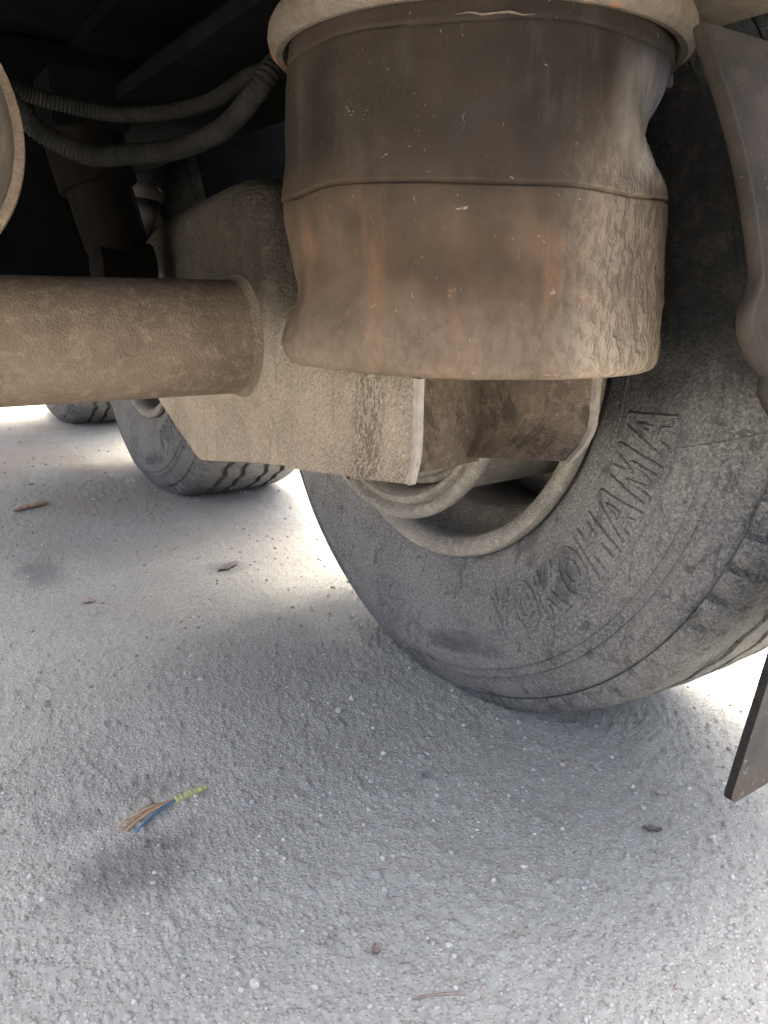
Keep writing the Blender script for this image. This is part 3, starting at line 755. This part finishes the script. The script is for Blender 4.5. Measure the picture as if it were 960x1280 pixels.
def stick(name, a, b, r, mat, lab, cat, flat=1.0, bend=.004):
    P = [np.array([a[0]+(b[0]-a[0])*t, a[1]+(b[1]-a[1])*t, 0])+np.array([0, bend*math.sin(t*3.1), 0]) for t in np.linspace(0, 1, 9)]
    zt = max(gz_at(p[0], p[1]) for p in P)
    for p in P: p[2] = zt+r*flat*.6
    V = tube_v(P, r*np.array([.6, .9, 1, .95, 1, 1.05, .95, .9, .5]), 8)
    zm = np.array(P)[:, 2][:, None]; V[..., 2] = zm+(V[..., 2]-zm)*flat
    V = np.concatenate([np.repeat(np.array(P[0])[None, None], 8, 1), V, np.repeat(np.array(P[-1])[None, None], 8, 1)])
    return tag(grid_obj(name, V, M[mat], wrap_c=True, flip=True, sharp=50), lab, cat)
stick('wood_stick', (.260, 2.10), (.350, 2.135), .012, 'wood', 'light brown flat wood stick at the left under the trailer', 'stick', .45)
stick('twig', (.300, .402), (.341, .383), .0012, 'brown_leaf', 'thin brown dry twig on the asphalt at the bottom', 'twig', 1, .002)
stick('straw', (.49, 1.60), (.53, 1.63), .0012, 'wood', 'short pale straw on the asphalt beside the middle wheel', 'straw', 1, .002)
def leaf(x, y, L, W, rot, mat, lab):
    n = 9; V = np.zeros((n*1, 7, 3))
    for i in range(n):
        t = i/(n-1); hw = W*math.sin(math.pi*min(1, t*.96+.02))**.8
        for j in range(7):
            u = j/6*2-1; V[i, j] = ((t-.5)*L, u*hw*(1+.08*math.sin(9*t+j)), .0025+.003*abs(u)**1.5*math.sin(t*7+1)**2+.001*t)
    V2 = V[::-1].copy(); V2[..., 2] -= .0008
    o = grid_obj('dead_leaf', np.concatenate([V, V2]), M[mat], wrap_r=True); o.location = (x, y, gz_at(x, y)); o.rotation_euler = (0, 0, rot)
    return tag(o, lab, 'leaf')
leaf(.566, 1.441, .058, .012, .5, 'leaf', 'dark curled dead leaf on the asphalt left of the near tyre')
leaf(.639, .437, .020, .005, -.8, 'leaf', 'small grey dead leaf on the bright asphalt at the right')
leaf(.301, .458, .011, .004, 1.2, 'brown_leaf', 'small faded brown leaf at the bottom centre of the asphalt')
# washer
a_ = np.linspace(0, 2*np.pi, 24, endpoint=False)
wp = [(.0035, -.001), (.0035, .001), (.0065, .001), (.0065, -.001), (.0035, -.001)]
Vv = np.zeros((5, 24, 3)); Vv[..., 0] = np.array([p[0] for p in wp])[:, None]*np.cos(a_); Vv[..., 1] = np.array([p[0] for p in wp])[:, None]*np.sin(a_); Vv[..., 2] = np.array([p[1] for p in wp])[:, None]
wsh = grid_obj('washer', Vv, M['washer'], wrap_c=True, sharp=40); wsh.location = (.487, .642, gz_at(.487, .642)+.0015)
tag(wsh, 'small grey metal washer lying below the near tyre', 'washer')
# scrap of wires: bare strands out of a yellow-green twisted sleeve
wz = max(gz_at(.2, .75), gz_at(.24, .758))+.0015
wire = empty('wire_scrap', (.223, .756, wz)); tag(wire, 'scrap of brown and blue wires in a yellow green twisted sleeve', 'wire')
o3 = np.array([.223, .756, wz])
for (ex_, ey_), mt, bz in (((.156, .7455), 'wire_tan', .004), ((.160, .7365), 'wire_brown', .002), ((.163, .734), 'wire_tan', .0035), ((.166, .7405), 'wire_brown', .004), ((.178, .7330), 'wire_tan', .002), ((.171, .7255), 'wire_blue', .003)):
    e = np.array([ex_, ey_, wz]); P = [(o3+(e-o3)*t)-o3+np.array([0, .0018*math.sin(t*3.1), bz*math.sin(t*3.1)]) for t in np.linspace(-.05, 1, 14)]
    tube('strand', P, .00135, M[mt], wire, 8)
P = [np.array([.001, 0, .0005])+(np.array([.037, .0035, .001]))*t for t in np.linspace(0, 1, 60)]
tube('sleeve', P, .0040*(1+.12*np.sin(np.linspace(0, 40, 60))+.10*np.sin(np.linspace(0, 17, 60)))*np.linspace(1, .62, 60), M['sleeve'], wire, 10)

# loose grit: thousands of chips, one mass
def gravel():
    bm0 = bmesh.new(); bmesh.ops.create_icosphere(bm0, subdivisions=1, radius=1)
    bv = np.array([v.co[:] for v in bm0.verts]); bf = np.array([[v.index for v in f.verts] for f in bm0.faces]); bm0.free()
    n = 13000
    d = .30*np.exp(RNG.random(n)*math.log(3.4/.30)); a = np.radians(-5+RNG.random(n)*85)
    x, y = d*np.sin(a), d*np.cos(a); z = ground_h(x, y)
    s = .0007+.0028*RNG.random(n)**4.2; s = s*(.8+.25*d)
    V = np.zeros((n, 42, 3)) if len(bv) == 42 else np.zeros((n, len(bv), 3))
    sc = s[:, None, None]*np.stack([.7+.6*RNG.random(n), .7+.6*RNG.random(n), .45+.4*RNG.random(n)], 1)[:, None]
    jit = 1+(RNG.random((n, len(bv), 1))-.5)*.5
    L = bv[None]*jit*sc; r = RNG.random(n)*6.28; c, s_ = np.cos(r)[:, None], np.sin(r)[:, None]
    V[..., 0] = L[..., 0]*c-L[..., 1]*s_+x[:, None]; V[..., 1] = L[..., 0]*s_+L[..., 1]*c+y[:, None]; V[..., 2] = L[..., 2]+z[:, None]+s[:, None]*.25
    f = (bf[None]+(np.arange(n)*len(bv))[:, None, None]).reshape(-1, 3)
    me = bpy.data.meshes.new('loose_grit'); me.vertices.add(n*len(bv)); me.vertices.foreach_set('co', V.reshape(-1).astype(np.float32))
    me.loops.add(len(f)*3); me.loops.foreach_set('vertex_index', f.reshape(-1).astype(np.int32))
    me.polygons.add(len(f)); me.polygons.foreach_set('loop_start', (np.arange(len(f))*3).astype(np.int32))
    mi = np.repeat(RNG.choice(4, n, p=[.20, .53, .27, .0]), len(bf))
    for k in ('chip_pale', 'chip_grey', 'chip_tan', 'chip_dark'): me.materials.append(M[k])
    me.polygons.foreach_set('material_index', mi.astype(np.int32)); me.update(calc_edges=True)
    o = bpy.data.objects.new('loose_grit', me); C.objects.link(o); o['kind'] = 'stuff'
    tag(o, 'fine pale stone grit scattered over the asphalt', 'grit')
gravel()
